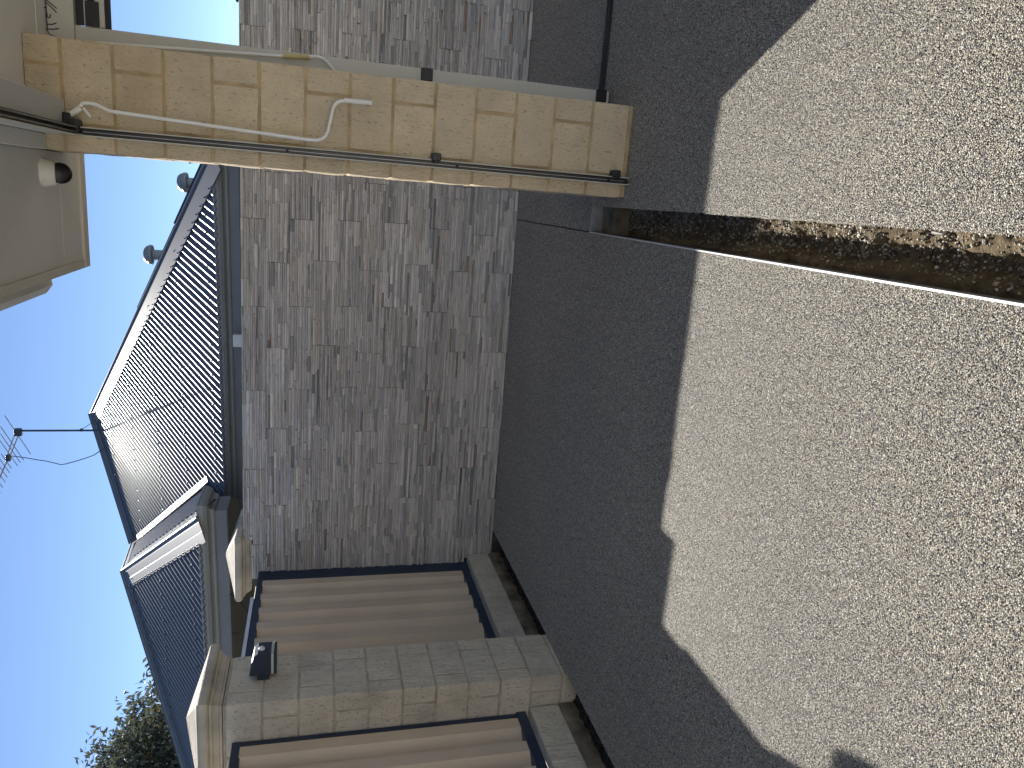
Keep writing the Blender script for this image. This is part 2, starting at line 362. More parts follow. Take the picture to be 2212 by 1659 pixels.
# trench bed
from mathutils import noise as mn
def bed_z(x, y):
    t = (x - XT0) / (XT1 - XT0); p = Vector((x * 18, y * 18, 0.3))
    z = -0.128 + 0.016 * mn.noise(p * 0.55) + 0.012 * mn.noise(p * 1.9) + 0.007 * mn.noise(p * 5.0)
    bank = max(0.0, 1 - t / (0.30 + 0.10 * mn.noise(Vector((0, y * 7, 2)))))
    z += (0.055 + 0.020 * mn.noise(Vector((1, y * 11, 5)))) * min(1, bank * 1.6) * (1 if y < 3.05 else max(0, 1 - (y - 3.05) * 6))
    return z
b = MB(); rows = []
for k in range(620):
    y = -0.6 + (YT + 0.6) * k / 619
    rows.append([(XT0 + (XT1 + 0.06 - XT0) * j / 31, y, bed_z(XT0 + (XT1 + 0.06 - XT0) * j / 31, y)) for j in range(32)])
b.grid(rows); bed = struct("trench_bed", b, "sand", True)
# loose pebbles lying in the trench
b = MB()
octs = [(1, 0, 0), (-1, 0, 0), (0, 1, 0), (0, -1, 0), (0, 0, 1), (0, 0, -1)]
clumps = [(random.uniform(XT0 + 0.04, XT1), random.uniform(0.5, 3.4), random.uniform(0.015, 0.05)) for _ in range(95)]
for k in range(4800):
    if random.random() < 0.72:
        c = random.choice(clumps); x, y = random.gauss(c[0], c[2] * 0.7), random.gauss(c[1], c[2])
    else: x, y = random.uniform(XT0 + 0.02, XT1), random.uniform(0.4, 3.45)
    if not XT0 + 0.012 < x < XT1 + 0.008: continue
    r = random.uniform(0.0022, 0.0052) * (1.7 if random.random() < 0.05 else 1); z = bed_z(x, y) + r * random.uniform(0.0, 0.9)
    i = len(b.v)
    rt = Matrix.Rotation(random.uniform(0, 3), 3, 'Z') @ Matrix.Rotation(random.uniform(0, 3), 3, 'X')
    for oc in octs: b.v.append(tuple(rt @ (Vector(oc) * r * random.uniform(0.7, 1.3)) + Vector((x, y, z))))
    for q in ((0, 2, 4), (2, 1, 4), (1, 3, 4), (3, 0, 4), (2, 0, 5), (1, 2, 5), (3, 1, 5), (0, 3, 5)): b.f.append(tuple(i + a for a in q)); b.c.append(None)
gv = link("gravel", b.mesh("gravel", M["pebble"], True)); gv["kind"] = "stuff"; tag(gv, "loose pebbles and grit lying in the open trench", "gravel")
# concrete block at the blind end of the trench
b = MB(); b.box(XT0 + 0.002, 0.12, 3.42, YT - 0.004, -0.2, -0.055); o = part("trench_end_block", b, "footing", None); o["kind"] = "structure"

# aluminium edge trims
t = thing("edge_trim", "thin bright aluminium edging strip along the left side of the trench", "edging", (XT0, 1.5, 0))
part("flange", bbox(XT0 - 0.0050, XT0 + 0.0005, -1.2, YT, 0.0005, 0.0035), "alu", t)
part("leg", bbox(XT0 - 0.0015, XT0 + 0.0005, -1.2, YT, -0.06, 0.0), "alu_dull", t)
t = thing("edge_trim", "short dull aluminium edging strip closing the far end of the trench", "edging", (0, YT, 0))
part("flange", bbox(XT0 + 0.001, 0.30, YT - 0.014, YT + 0.003, 0.0005, 0.004), "alu_dull", t)
part("leg", bbox(XT0 + 0.001, 0.30, YT - 0.016, YT - 0.014, -0.07, 0.0038), "alu_dull", t)

# litter in the trench
def shard(name, label, pts, th, z):
    b = MB(); n = len(pts); lo = [(x, y, z + 0.010 * math.sin(i * 2.1)) for i, (x, y) in enumerate(pts)]; hi = [(x, y, q + th) for x, y, q in lo]
    b.face(lo[::-1]); b.face(hi)
    for i in range(n): b.face([lo[i], lo[(i + 1) % n], hi[(i + 1) % n], hi[i]])
    o = link(name, b.mesh(name, M["litter"])); return tag(o, label, "litter", None)
shard("plastic_shard", "small curved white plastic scrap half buried under the paving lip in the trench", [(0.006, 1.51), (0.011, 1.50), (0.012, 1.475), (0.006, 1.47), (0.001, 1.485), (0.003, 1.50)], 0.002, -0.085)
shard("plastic_shard", "grey-white forked plastic scrap lying on shaded grit in the trench", [(-0.03, 1.10), (-0.024, 1.075), (-0.04, 1.05), (-0.062, 1.03), (-0.068, 1.036), (-0.05, 1.06), (-0.04, 1.085)], 0.003, -0.090)
shard("plastic_shard", "white round-edged plastic scrap nearest the camera in the trench", [(-0.028, 0.955), (-0.015, 0.945), (-0.012, 0.925), (-0.03, 0.915), (-0.045, 0.93)], 0.004, -0.090)

# ------------------------------------------------------------------ stone-clad boundary wall
wall = thing("stone_wall", "long boundary wall clad in grey and beige split stone strips", "wall", (-0.5, YW, 0))
part("wall_core", bbox(XL + 0.036, 2.6, YW + 0.016, YW + 0.21, -0.2, 1.797), "core", wall)
part("pier_core", bbox(-2.80, XL + 0.034, YW + 0.016, YW + 0.42, -0.2, 1.748), "core", wall)
TONES = [((0.64, 0.58, 0.53), 34), ((0.60, 0.55, 0.51), 30), ((0.53, 0.495, 0.46), 16), ((0.68, 0.625, 0.56), 12), ((0.42, 0.405, 0.38), 9), ((0.56, 0.49, 0.41), 5), ((0.72, 0.675, 0.61), 5), ((0.29, 0.285, 0.27), 3.0), ((0.34, 0.25, 0.19), 0.9), ((0.50, 0.49, 0.465), 6)]
tw = np.array([w for _, w in TONES]); tw = tw / tw.sum()
DARK = [0.4, 0.9, 2.2, 0.4, 3.2, 1.5, 0.2, 4, 3, 2.2]
def strip_geo(b, x0, x1, z0, z1, y, dep, col):
    n = max(2, min(6, int((x1 - x0) / 0.045))); g2 = 0.0008
    tilt = random.uniform(-0.003, 0.003); front = []
    for k in range(n + 1):
        x = x0 + g2 + (x1 - x0 - 2 * g2) * k / n; j = random.uniform(-0.0022, 0.0022)
        yy = y - dep - tilt * (k / n - 0.5)
        front.append([(x, y + 0.018, z0 + g2), (x, yy + j + 0.0012, z0 + g2), (x, yy + j + random.uniform(-0.0015, 0.0015) - 0.0012, (z0 + z1) / 2), (x, yy + j + 0.0010, z1 - g2), (x, y + 0.018, z1 - g2)])
    b.grid(front, False, col)
    b.face(front[0], col); b.face(front[-1][::-1], col)
strips = []
ROW = 1.803 / 12; PANEL = 0.565
for r in range(12):
    xoff = -2.755 + (0.283 if r % 2 else 0.0) - (0.565 if r % 2 else 0) + random.uniform(-0.03, 0.03)
    px = xoff
    while px < 2.55:
        pa, pb = max(px + 0.0012, -2.757), min(px + PANEL, 2.55)
        if pb - pa > 0.04:
            shade = 2.0 ** random.gauss(-0.02, 0.10); darkness = max(0, random.gauss(1.0 - 0.11 * (r - 2), 0.5)); pdep = random.uniform(0, 0.003)
            w = tw * np.array([1 + 0.35 * darkness * d for d in DARK]); w /= w.sum()
            zs = [0.0]
            while zs[-1] < ROW - 0.010:
                zs.append(zs[-1] + random.choice((0.008, 0.010, 0.0115, 0.013, 0.0145, 0.017, 0.020)))
            k = ROW / zs[-1]; zs = [q * k for q in zs]
            for a in range(len(zs) - 1):
                x = pa
                while x < pb - 1e-6:
                    ln = random.choice((0.06, 0.09, 0.12, 0.16, 0.20, 0.26, 0.34)) * random.uniform(0.85, 1.15); e2 = min(x + ln, pb)
                    if pb - e2 < 0.035: e2 = pb
                    c = TONES[rng.choice(len(TONES), p=w)][0]; q = shade * random.uniform(0.83, 1.13)
                    z0, z1 = r * ROW + zs[a], r * ROW + zs[a + 1]
                    dep = pdep + random.choice((0, 0.001, 0.003, 0.006, 0.010, 0.014))
                    if z1 > 1.752: x = max(x, -2.449)
                    if z0 < 0.205: x = max(x, -2.668)
                    if e2 - x > 0.004:
                        strips.append((x, e2, z0, z1, dep, tuple(min(0.8, v * q) for v in c)))
                    x = e2
        px += PANEL
def vis(s):
    cx = (s[0] + s[1]) / 2
    hid = 0.09 < cx < 0.72
    return (s[1] - s[0]) * (s[3] - s[2]) / (cx * cx + YW * YW) * (0 if (hid or cx > 1.15 or cx < -2.75) else 1)
order = sorted(range(len(strips)), key=lambda i: -vis(strips[i])); big = set(order[:300])
rest = MB()
for i, (x0, x1, z0, z1, dep, c) in enumerate(strips):
    if i in big:
        b = MB(); strip_geo(b, x0, x1, z0, z1, YW + 0.012, dep + 0.006, c); link("stone_strip", b.mesh("stone_strip", M["strip"], False, True), wall)
    else: strip_geo(rest, x0, x1, z0, z1, YW + 0.012, dep + 0.006, c)
o = link("stone_strips", rest.mesh("stone_strips", M["strip"], False, True), wall); o["kind"] = "stuff"
part("top_bed", bbox(XL + 0.036, 2.55, YW + 0.004, YW + 0.215, 1.7975, 1.803), "mortar_grey", wall)

def pier_cap(name, parent, x0, x1, y0, y1, z0, rise=0.075):
    """cast coping: stepped cavetto moulding, thick rounded slab, low pyramid top (x0.. = outline of the pier)"""
    prof = [(-0.02, z0), (0.004, z0), (0.006, z0 + 0.012), (0.012, z0 + 0.014), (0.014, z0 + 0.022), (0.022, z0 + 0.036), (0.034, z0 + 0.046), (0.036, z0 + 0.054), (0.046, z0 + 0.056), (0.055, z0 + 0.062), (0.060, z0 + 0.072), (0.061, z0 + 0.090), (0.057, z0 + 0.101), (0.048, z0 + 0.108), (0.02, z0 + 0.116)]
    b = MB(); rows = []
    def ring(o, z):
        X0, X1, Y0, Y1 = x0 - o, x1 + o, y0 - o, y1 + o; r = []
        for (ax, ay), (bx, by) in (((X0, Y0), (X1, Y0)), ((X1, Y0), (X1, Y1)), ((X1, Y1), (X0, Y1)), ((X0, Y1), (X0, Y0))):
            for k in range(6): 
                t = k / 6; r.append((ax + (bx - ax) * t, ay + (by - ay) * t, z + random.uniform(-0.0008, 0.0008)))
        return r
    for o, z in prof: rows.append(ring(o, z))
    rows.append(ring(-(x1 - x0) / 2 + 0.01, z0 + 0.116 + rise))
    b.grid(rows, True); b.face(rows[-1])
    b.face(rows[0][::-1])
    me = b.mesh(name, M["cast"]); ob = link(name, me, parent); soft(ob, 0.002, 1); return ob
pier_cap("pier_cap", wall, -2.845, -2.465, 5.10, 5.475, 1.749)

# ------------------------------------------------------------------ limestone block pillars
BL, BT, BH, CH = 0.305, 0.090, 0.1595, 0.172
def block_mesh(name, mat, L_, T_, H_, seed):
    rr = random.Random(seed); b = MB(); nx, nz = 6, 4; c = 0.0028
    def shell(z, inset):
        ring = []
        hx, hy = L_ / 2 - inset, T_ / 2 - inset; cc = 0.0025
        pts = [(-hx + cc, -hy), *[(-hx + cc + (2 * hx - 2 * cc) * k / nx, -hy) for k in range(1, nx)], (hx - cc, -hy), (hx, -hy + cc), (hx, hy - cc), (hx - cc, hy), *[(hx - cc - (2 * hx - 2 * cc) * k / nx, hy) for k in range(1, nx)], (-hx + cc, hy), (-hx, hy - cc), (-hx, -hy + cc)]
        for x, y in pts:
            j = rr.uniform(-0.0015, 0.0015); ring.append((x + j * 0.6, y + j, z + rr.uniform(-0.0012, 0.0012)))
        return ring
    zs = [(-H_ / 2, c), (-H_ / 2 + c, 0.001)] + [(-H_ / 2 + H_ * k / nz, 0.0) for k in range(1, nz)] + [(H_ / 2 - c, 0.001), (H_ / 2, c)]
    rows = [shell(z, i) for z, i in zs]; b.grid(rows, True); b.face(rows[0][::-1]); b.face(rows[-1])
    return b.mesh(name, M[mat])
def block_pillar(root, x0, y0, z_first, z_top, mat, mortar, first_b=True):
    S = BL + BT; k = 0
    core = MB(); core.box(x0 + 0.0046, x0 + S - 0.0046, y0 + 0.0046, y0 + S - 0.0046, -0.2, z_top); part("mortar", core, mortar, root)
    meshes = [block_mesh("block", mat, BL - 0.013, BT - 0.0002, BH, s) for s in range(5)]
    z = z_first
    while z < z_top - 0.03:
        h = min(BH, z_top - z - 0.001); kind_b = (k % 2 == 0) == first_b
        # four blocks laid pinwheel fashion; odd courses mirrored
        lay = [((BL - 0.01) / 2, BT / 2, 0), (S - BT / 2, (BL - 0.01) / 2, 90), (S - (BL - 0.01) / 2, S - BT / 2, 0), (BT / 2, S - (BL - 0.01) / 2, 90)]
        for cx, cy, rot in lay:
            if not kind_b: pass
            X = cx if not kind_b else S - cx
            o = link("block", random.choice(meshes), root); o.rotation_euler = (0, 0, math.radians(rot + random.choice((0, 180))))
            o.location = Vector((x0 + X, y0 + cy, z + h / 2)) - root.location; o.scale = (1, 1, h / BH)
        z += CH; k += 1
# near pillar holding up the patio roof: front face y=3.23, right edge x=.452
NPX, NPY = 0.056, 3.23
npil = thing("block_pillar", "cream limestone block pillar holding up the patio roof, blind track on its face", "pillar", (NPX + 0.2, NPY + 0.2, 0))
block_pillar(npil, NPX, NPY, 0.019, 2.368, "lime_warm", "mortar_warm", True)
# left gate pillar
LPX, LPY = -2.46 - 0.395, 3.31
lpil = thing("block_pillar", "weathered limestone block pillar with moulded cap, lamp on its side", "pillar", (LPX + 0.2, LPY + 0.2, 0))
block_pillar(lpil, LPX, LPY, 0.019 - CH, 1.742, "lime_grey", "mortar_grey", True)
pier_cap("pier_cap", lpil, LPX + 0.005, LPX + 0.39, LPY + 0.005, LPY + 0.39, 1.745)

# ------------------------------------------------------------------ fence panels and plinths
def fence_panel(label, y0, y1, white):
    t = thing("fence_panel", label, "fence panel", (-2.68, (y0 + y1) / 2, 0.2), "ribbed fence panels along the left boundary")
    xa, xb = -2.715, -2.668
    soft(part("top_rail", bbox(xa, xb, y0, y1, 1.655, 1.700), "navy", t)); soft(part("bottom_rail", bbox(xa, xb + 0.008, y0, y1, 0.207, 0.262), "navy", t))
    for ya in (y0, y1 - 0.028): soft(part("stile", bbox(xa, xb - 0.002, ya, ya + 0.028, 0.262, 1.655), "navy", t))
    b = MB(); prof = []; y = y1 - 0.028; ph = 0
    while y > y0 + 0.028:
        for dy, dx in ((0.0, 0.0), (0.010, 0.042), (0.082, 0.042), (0.122, 0.0)):
            prof.append((xa + 0.006 + dx, y - dy))
        y -= 0.175
    prof = [(x, max(yy, y0 + 0.03)) for x, yy in prof]
    b.grid([[(x, yy, 0.255) for x, yy in prof], [(x, yy, 1.66) for x, yy in prof]]); part("ribbed_sheet", b, "rib", t)
    if white: part("cap_strip", bbox(xa + 0.004, xb + 0.004, y0, y1 - 0.26, 1.7015, 1.722), "capstrip", t)
    return t
fence_panel("beige ribbed fence panel in a navy frame between stone wall and block pillar", 3.708, 4.93, True)
fence_panel("beige ribbed fence panel in a navy frame, left of the block pillar", 1.1, 3.305, False)
part_post = part("corner_post", bbox(-2.755, -2.70, 4.932, 5.09, 0.0, 1.70), "navy", None); tag(part_post, "narrow navy post closing the gap beside the stone pier", "post")

def plinth(label, y0, y1):
    t = thing("low_plinth", label, "low wall", (-2.68, (y0 + y1) / 2, -0.1), "block plinths under the fence panels")
    part("footing", bbox(-2.80, -2.632, y0, y1, -0.22, 0.022), "footing", t)
    part("mortar", bbox(-2.76, -2.641, y0, y1, 0.022, 0.186), "mortar_grey", t)
    me = [block_mesh("block", "lime_grey", 0.297, 0.13, 0.160, 20 + s) for s in range(3)]
    y = y1 - 0.35 + 0.178 if y1 > 4 else y1
    y = y1; first = True
    while y > y0 + 0.05:
        ln = (0.335 if y1 > 4 else 0.30) if first else 0.30; first = False
        if y - ln < y0 + 0.04: ln = y - y0
        o = link("block", random.choice(me), t); o.rotation_euler = (0, 0, math.pi / 2); o.scale = (ln / 0.305, 1, 1)
        o.location = Vector((-2.70, y - ln / 2, 0.108)) - t.location; y -= ln
    return t
plinth("low limestone block plinth between the stone wall and the block pillar", 3.708, YW)
plinth("low limestone block plinth left of the block pillar", 1.1, 3.305)

# ------------------------------------------------------------------ wall lamp
t = thing("wall_lamp", "charcoal angled wall lamp with white sensor dome on the block pillar", "lamp", (-2.44, 3.55, 1.5))
Y0, Y1 = 3.475, 3.575
part("mount", bbox(-2.459, -2.424, Y0 + 0.01, Y1 - 0.02, 1.537, 1.597), "lampgrey", t)
b = MB(); pr = [(-2.424, 1.528), (-2.300, 1.528), (-2.300, 1.592), (-2.318, 1.612), (-2.424, 1.634)]
for pts, rev in (([(x, Y0, z) for x, z in pr], False), ([(x, Y1, z) for x, z in pr], True)): b.face(pts[::-1] if rev else pts)
for i in range(5):
    (xa, za), (xb, zb) = pr[i], pr[(i + 1) % 5]; b.face([(xa, Y0, za), (xa, Y1, za), (xb, Y1, zb), (xb, Y0, zb)])
soft(part("body", b, "lampgrey", t), 0.002)
part("diffuser", bbox(-2.42, -2.304, Y0 + 0.003, Y1 - 0.003, 1.516, 1.528), "cream", t)
soft(part("base_cap", bbox(-2.424, -2.300, Y0, Y1, 1.502, 1.516), "lampgrey", t), 0.002)
b = MB(); b.lathe((-2.300, 3.515, 1.575), (1, -0.35, -0.1), [(0.016, -0.01), (0.016, 0.0), (0.0145, 0.007), (0.010, 0.0125), (0.0, 0.0155)], 16); part("sensor_dome", b, "white", t, True)

# ------------------------------------------------------------------ neighbour's house
E0 = Vector((-1.6944, 7.2055, 2.186)); ev = Vector((-0.98783, 0.15556, 0)); dv = Vector((0.25705, 0.82990, 0.49516)); nv = Vector((0.15556, 0.98783, 0))
WE = Vector((-2.63, 5.722, 2.186))
house = thing("neighbour_house", "single-storey house with slate corrugated steel roof behind the stone wall", "house", (-2.5, 9.0, 0))
def interval(poly, s):
    ts = []
    n = len(poly)
    for i in range(n):
        (s0, t0), (s1, t1) = poly[i], poly[(i + 1) % n]
        if (s0 - s) * (s1 - s) <= 0 and abs(s1 - s0) > 1e-9: ts.append(t0 + (t1 - t0) * (s - s0) / (s1 - s0))
    return (min(ts), max(ts)) if len(ts) >= 2 else None
def corrugated(O, E_, D_, poly, wl=0.076, amp=0.0095, per=10):
    Nn = E_.cross(D_); Nn = Nn.normalized(); Nn = Nn if Nn.z > 0 else -Nn
    s0 = min(p[0] for p in poly) + 1e-4; s1 = max(p[0] for p in poly) - 1e-4; step = wl / 8
    k = 0; s = s0
    while s < s1:
        b = MB(); rows = []
        for j in range(per * 8 + 1):
            q = s + j * step
            if q > s1: break
            iv = interval(poly, q)
            if iv is None: continue
            h = amp * math.sin(2 * math.pi * q / wl)
            P0 = O + E_ * q + D_ * iv[0] + Nn * h; P1 = O + E_ * q + D_ * iv[1] + Nn * h
            rows.append([P0, P0.lerp(P1, 0.5), P1])
        if len(rows) > 1:
            b.grid(rows); part("roof_sheet", b, "roof", house, True)
        s += per * wl
main_poly = [(-1.92, -0.03), (2.4, -0.03), (4.6, 2.8), (4.25, 3.15), (2.92, 4.50)]
corrugated(E0, ev, dv, main_poly)
APEX = E0 + ev * 2.92 + dv * 4.505; RIDGE_END = E0 + ev * 4.205 + dv * 3.158; HIP0 = E0 + ev * -1.92
wing_poly = [(-0.07, -0.03), (5.0, -0.03), (4.2, -0.02), (3.15, 1.154), (1.96, 2.09)]
wing_poly = [(-0.07, -0.03), (3.95, -0.03), (3.35, 0.75), (3.15, 1.154), (2.353, 1.79), (1.965, 2.09)]
corrugated(WE, ev, dv, wing_poly)
WHI = WE + ev * 1.965 + dv * 2.09; W0 = WE + ev * -0.07; WR_END = WE + ev * 3.9 + dv * 0.05
V0 = Vector((-3.195, 7.948, 2.474)); VHI = Vector((-4.849, 10.221, 3.619))
G1 = Vector((-2.545, 6.085, 2.186)); ME = Vector((-3.16, 7.45, 2.186))
# side slope of the wing, between its hip and the valley
sE = Vector((0.16, 0.985, 0)).normalized()
sN = (WHI - W0).cross(VHI - W0).normalized(); sN = sN if sN.z > 0 else -sN
sD = (sE - sN * sE.dot(sN)).normalized(); sT = sN.cross(sD); sT = sT if sT.z > 0 else -sT
def st(P): q = P - W0; return (q.dot(sD), q.dot(sT))
side_poly = [(0, 0), st(G1 + Vector((0.1, -0.03, 0.02))), st(V0), st(VHI), st(WHI)]
corrugated(W0, sD, sT, side_poly)

def ridge_cap(name, p0, p1, nA, nB, wid=0.18, mat="roof", lift=0.013, r=0.015):
    p0, p1 = Vector(p0), Vector(p1); a = (p1 - p0).normalized(); up = (nA + nB).normalized(); b = MB()
    def down(n, other):
        s = a.cross(n).normalized(); return s if s.dot(other) < 0 else -s
    sA, sB = down(nA, nB), down(nB, nA)
    if sA.z > 0: sA = -sA
    if sB.z > 0: sB = -sB
    side = (sA - sB).normalized()
    def sec(p):
        pts = [p + sA * wid - nA * 0.006 + nA * lift * 0.5, p + sA * wid + nA * lift, p + sA * (wid * 0.55) + nA * (lift + 0.003), p + sA * (wid * 0.53) + nA * lift, p + sA * 0.03 + nA * (lift + 0.004)]
        c = p + up * (lift + 0.004)
        for k in range(9):
            an = math.pi * (-0.12 + 1.24 * k / 8); pts.append(c + side * (math.cos(an) * r) + up * (math.sin(an) * r))
        pts += [p + sB * 0.03 + nB * (lift + 0.004), p + sB * wid + nB * lift, p + sB * wid - nB * 0.006]
        return pts
    n = max(2, int((p1 - p0).length / 0.25)); b.grid([sec(p0.lerp(p1, k / n)) for k in range(n + 1)]); b.face(sec(p0)[5:14]); b.face(sec(p1)[5:14][::-1])
    return part(name, b, mat, house, False)
def normal(u, v):
    n = Vector(u).cross(Vector(v)).normalized(); return n if n.z > 0 else -n
nMain = normal(ev, dv); nRight = normal(nv, APEX - HIP0); nBack = Vector((-0.25, 0.45, 0.86)).normalized()
ridge_cap("hip_cap", HIP0 - (APEX - HIP0).normalized() * 0.05, APEX, nMain, nRight, 0.20)
ridge_cap("ridge_cap", APEX, RIDGE_END, nMain, nBack, 0.15, "roof", 0.020, 0.030)
ridge_cap("hip_cap", W0 - (WHI - W0).normalized() * 0.04, WHI, nMain, sN, 0.19)
ridge_cap("ridge_cap", WHI, WR_END, nMain, nBack, 0.10, "roof", 0.016, 0.022)
ridge_cap("ridge_cap", RIDGE_END, WHI.lerp(RIDGE_END, 0.02), sN, nBack, 0.06)
# valley tray
vd = (VHI - V0).normalized(); b = MB()
vs1 = nMain.cross(vd).normalized(); vs2 = sN.cross(vd).normalized()
if vs1.z < 0: vs1 = -vs1
if vs2.z < 0: vs2 = -vs2
b.grid([[p + vs1 * 0.06 + nMain * 0.010, p + nMain * 0.014, p + vs2 * 0.05 + sN * 0.012, p + vs2 * 0.13 + sN * 0.014] for p in (V0 - vd * 0.25, VHI)]); part("valley_tray", b, "roof", house)
# hidden slopes closing the roof
BK = Vector((1.8, 15.0, 2.186)); BL_ = Vector((-7.5, 15.5, 2.186)); WL = WE + ev * 3.95
b = MB(); RC = HIP0 + nv * 8.0
b.face([HIP0, RC, APEX]); b.face([RC, BL_, RIDGE_END, APEX]); b.face([WL, WHI, RIDGE_END, BL_]); part("rear_slope", b, "roof", house)
# gutters, fascia, soffit, walls
def sweep(path, prof, closed=False):
    """path: horizontal points; prof: (outward offset, z). outward = right-hand side of travel"""
    P = [Vector((p[0], p[1], 0)) for p in path]; b = MB(); rows = []
    for i, p in enumerate(P):
        d0 = (p - P[i - 1]).normalized() if i > 0 else None; d1 = (P[i + 1] - p).normalized() if i < len(P) - 1 else None
        n0 = Vector((d0.y, -d0.x, 0)) if d0 else None; n1 = Vector((d1.y, -d1.x, 0)) if d1 else None
        if n0 and n1: n = (n0 + n1).normalized(); k = 1 / max(0.4, n.dot(n0))
        else: n = n0 or n1; k = 1
        rows.append([p + n * (o * k) + Vector((0, 0, z)) for o, z in prof])
    b.grid(rows); b.face(rows[0]); b.face(rows[-1][::-1]); return b
GP = [(0.0, 2.085), (0.030, 2.075), (0.040, 2.085), (0.043, 2.100), (0.055, 2.112), (0.088, 2.125), (0.104, 2.150), (0.110, 2.176), (0.116, 2.186), (0.113, 2.194), (0.106, 2.190), (0.100, 2.176), (0.0, 2.172)]
FP = [(-0.02, 1.99), (0.004, 1.99), (0.008, 1.985), (0.012, 1.995), (0.012, 2.085), (-0.02, 2.09)]
mc = E0 + ev * -1.92
# travel so that the outside (toward the camera) is on the right: from left end to right end
def inset(P, d): return P
off = nv * 0.10
mainL = E0 + ev * 1.55 + off; mainR = HIP0 + off - ev * 0.0
mpath = [mainL, mainR, mainR + nv * 7.5]
part("gutter", sweep(mpath, GP), "gutter", house); part("fascia", sweep(mpath, FP), "fascia", house)
wR = W0 + nv * 0.10; wL = WE + ev * 3.95 + nv * 0.10
wpath = [wL, wR, G1]
part("gutter", sweep(wpath, GP), "gutter", house); part("fascia", sweep(wpath, FP), "fascia", house)
b = MB(); b.face([(G1.x, G1.y, 1.985), (ME.x, ME.y, 1.985), (ME.x, ME.y, 2.36), (G1.x, G1.y, 2.20)]); part("side_fascia", b, "fascia", house)
b = MB()
def flat(pts, z): b.face([(p.x, p.y, z) for p in pts])
flat([mainL, mainR, mainR + nv * 0.6, mainL + nv * 0.6], 1.992); flat([wL, wR, G1, ME, wL + nv * 2.6 - ev * 0.4, wL + nv * 2.6], 1.988); part("soffit", b, "olive", house)
b = MB()
def wallseg(p, q):
    b.face([(p.x, p.y, -0.2), (q.x, q.y, -0.2), (q.x, q.y, 2.3), (p.x, p.y, 2.3)])
m1, m2 = mainL + nv * 0.55, mainR + nv * 0.55 + ev * 0.5
wallseg(m1, m2); wallseg(m2, m2 + nv * 6.5); wallseg(wL + nv * 2.4 + ev * 0.3, ME + nv * 0.6 + ev * 0.4); wallseg(ME + nv * 0.6 + ev * 0.4, m1); part("house_wall", b, "house", house)
for p, w in ((Vector((-1.43, 7.12, 0)), 0.055), (Vector((-3.17, 6.05, 0)), 0.035)):
    part("downpipe", bbox(p.x - w, p.x + w, p.y - 0.03, p.y + 0.03, -0.2, 2.06 if w > 0.05 else 2.0), "white", house)
def eyehook(x, y):
    b = MB(); b.tube([(x, y, 1.99), (x, y, 1.972)], 0.003, 6)
    b.tube([(x + 0.012 * math.sin(a * math.pi / 6), y, 1.960 - 0.012 * math.cos(a * math.pi / 6) * -1) for a in range(13)], 0.0028, 6, False)
    b.tube([(x + 0.008 * math.sin(a * math.pi / 6), y + 0.003, 1.938 - 0.010 * math.cos(a * math.pi / 6) * -1) for a in range(13)], 0.0022, 6, False)
    part("eye_hook", b, "black", house)
eyehook(-3.33, 5.9); eyehook(-3.757, 6.0)
b = MB(); b.tube([(-3.45, 6.1, 1.985), (-3.52, 6.12, 1.93), (-3.66, 6.15, 1.86)], 0.003, 6); part("slack_cable", b, "black", house)
# roofing screws along the flashings and every few ribs
b = MB()
def screw(P, n): b.lathe(P, n, [(0.010, 0.0), (0.010, 0.004), (0.006, 0.005), (0.006, 0.013), (0.0, 0.014)], 6)
hipd = (APEX - HIP0).normalized(); dn = hipd.cross(nMain).normalized(); dn = dn if dn.z < 0 else -dn
for k in range(46): screw(HIP0 + hipd * (0.25 + 0.135 * k) + dn * 0.183 + nMain * 0.016, nMain)
whd = (WHI - W0).normalized(); dn2 = whd.cross(nMain).normalized(); dn2 = dn2 if dn2.z < 0 else -dn2; dn3 = whd.cross(sN).normalized(); dn3 = dn3 if dn3.z < 0 else -dn3
for k in range(20): screw(W0 + whd * (0.15 + 0.135 * k) + dn2 * 0.175 + nMain * 0.016, nMain); screw(W0 + whd * (0.15 + 0.135 * k) + dn3 * 0.175 + sN * 0.016, sN)
for O, poly in ((E0, main_poly), (WE, wing_poly)):
    for tt in (0.16, 0.95, 1.8, 2.7, 3.6):
        s = math.ceil(min(p[0] for p in poly) / 0.152) * 0.152 + 0.019
        while s < max(p[0] for p in poly):
            iv = interval(poly, s)
            if iv and iv[0] < tt < iv[1] - 0.1: screw(O + ev * s + dv * tt + nMain * 0.0085, nMain)
            s += 0.152
o = part("roof_screws", b, "lampgrey", house); o["kind"] = "stuff"
# vents
for (x, y, z, k) in ((-1.067, 11.0, 3.47, 1.0), (-0.077, 9.5, 2.785, 0.85)):
    b = MB(); b.tube([(x, y, z - 1.1), (x, y, z + 0.02)], 0.070 * k, 20); p = part("vent_pipe", b, "gutter", house, False)
    b = MB(); b.lathe((x, y, z), (0, 0, 1), [(0.075 * k, -0.005), (0.125 * k, -0.012), (0.134 * k, 0.0), (0.134 * k, 0.028), (0.125 * k, 0.034), (0.115 * k, 0.062), (0.085 * k, 0.090), (0.04 * k, 0.104), (0.0, 0.107)], 24)
    o = link("vent_cap", b.mesh("vent_cap", M["gutter"], True), p)
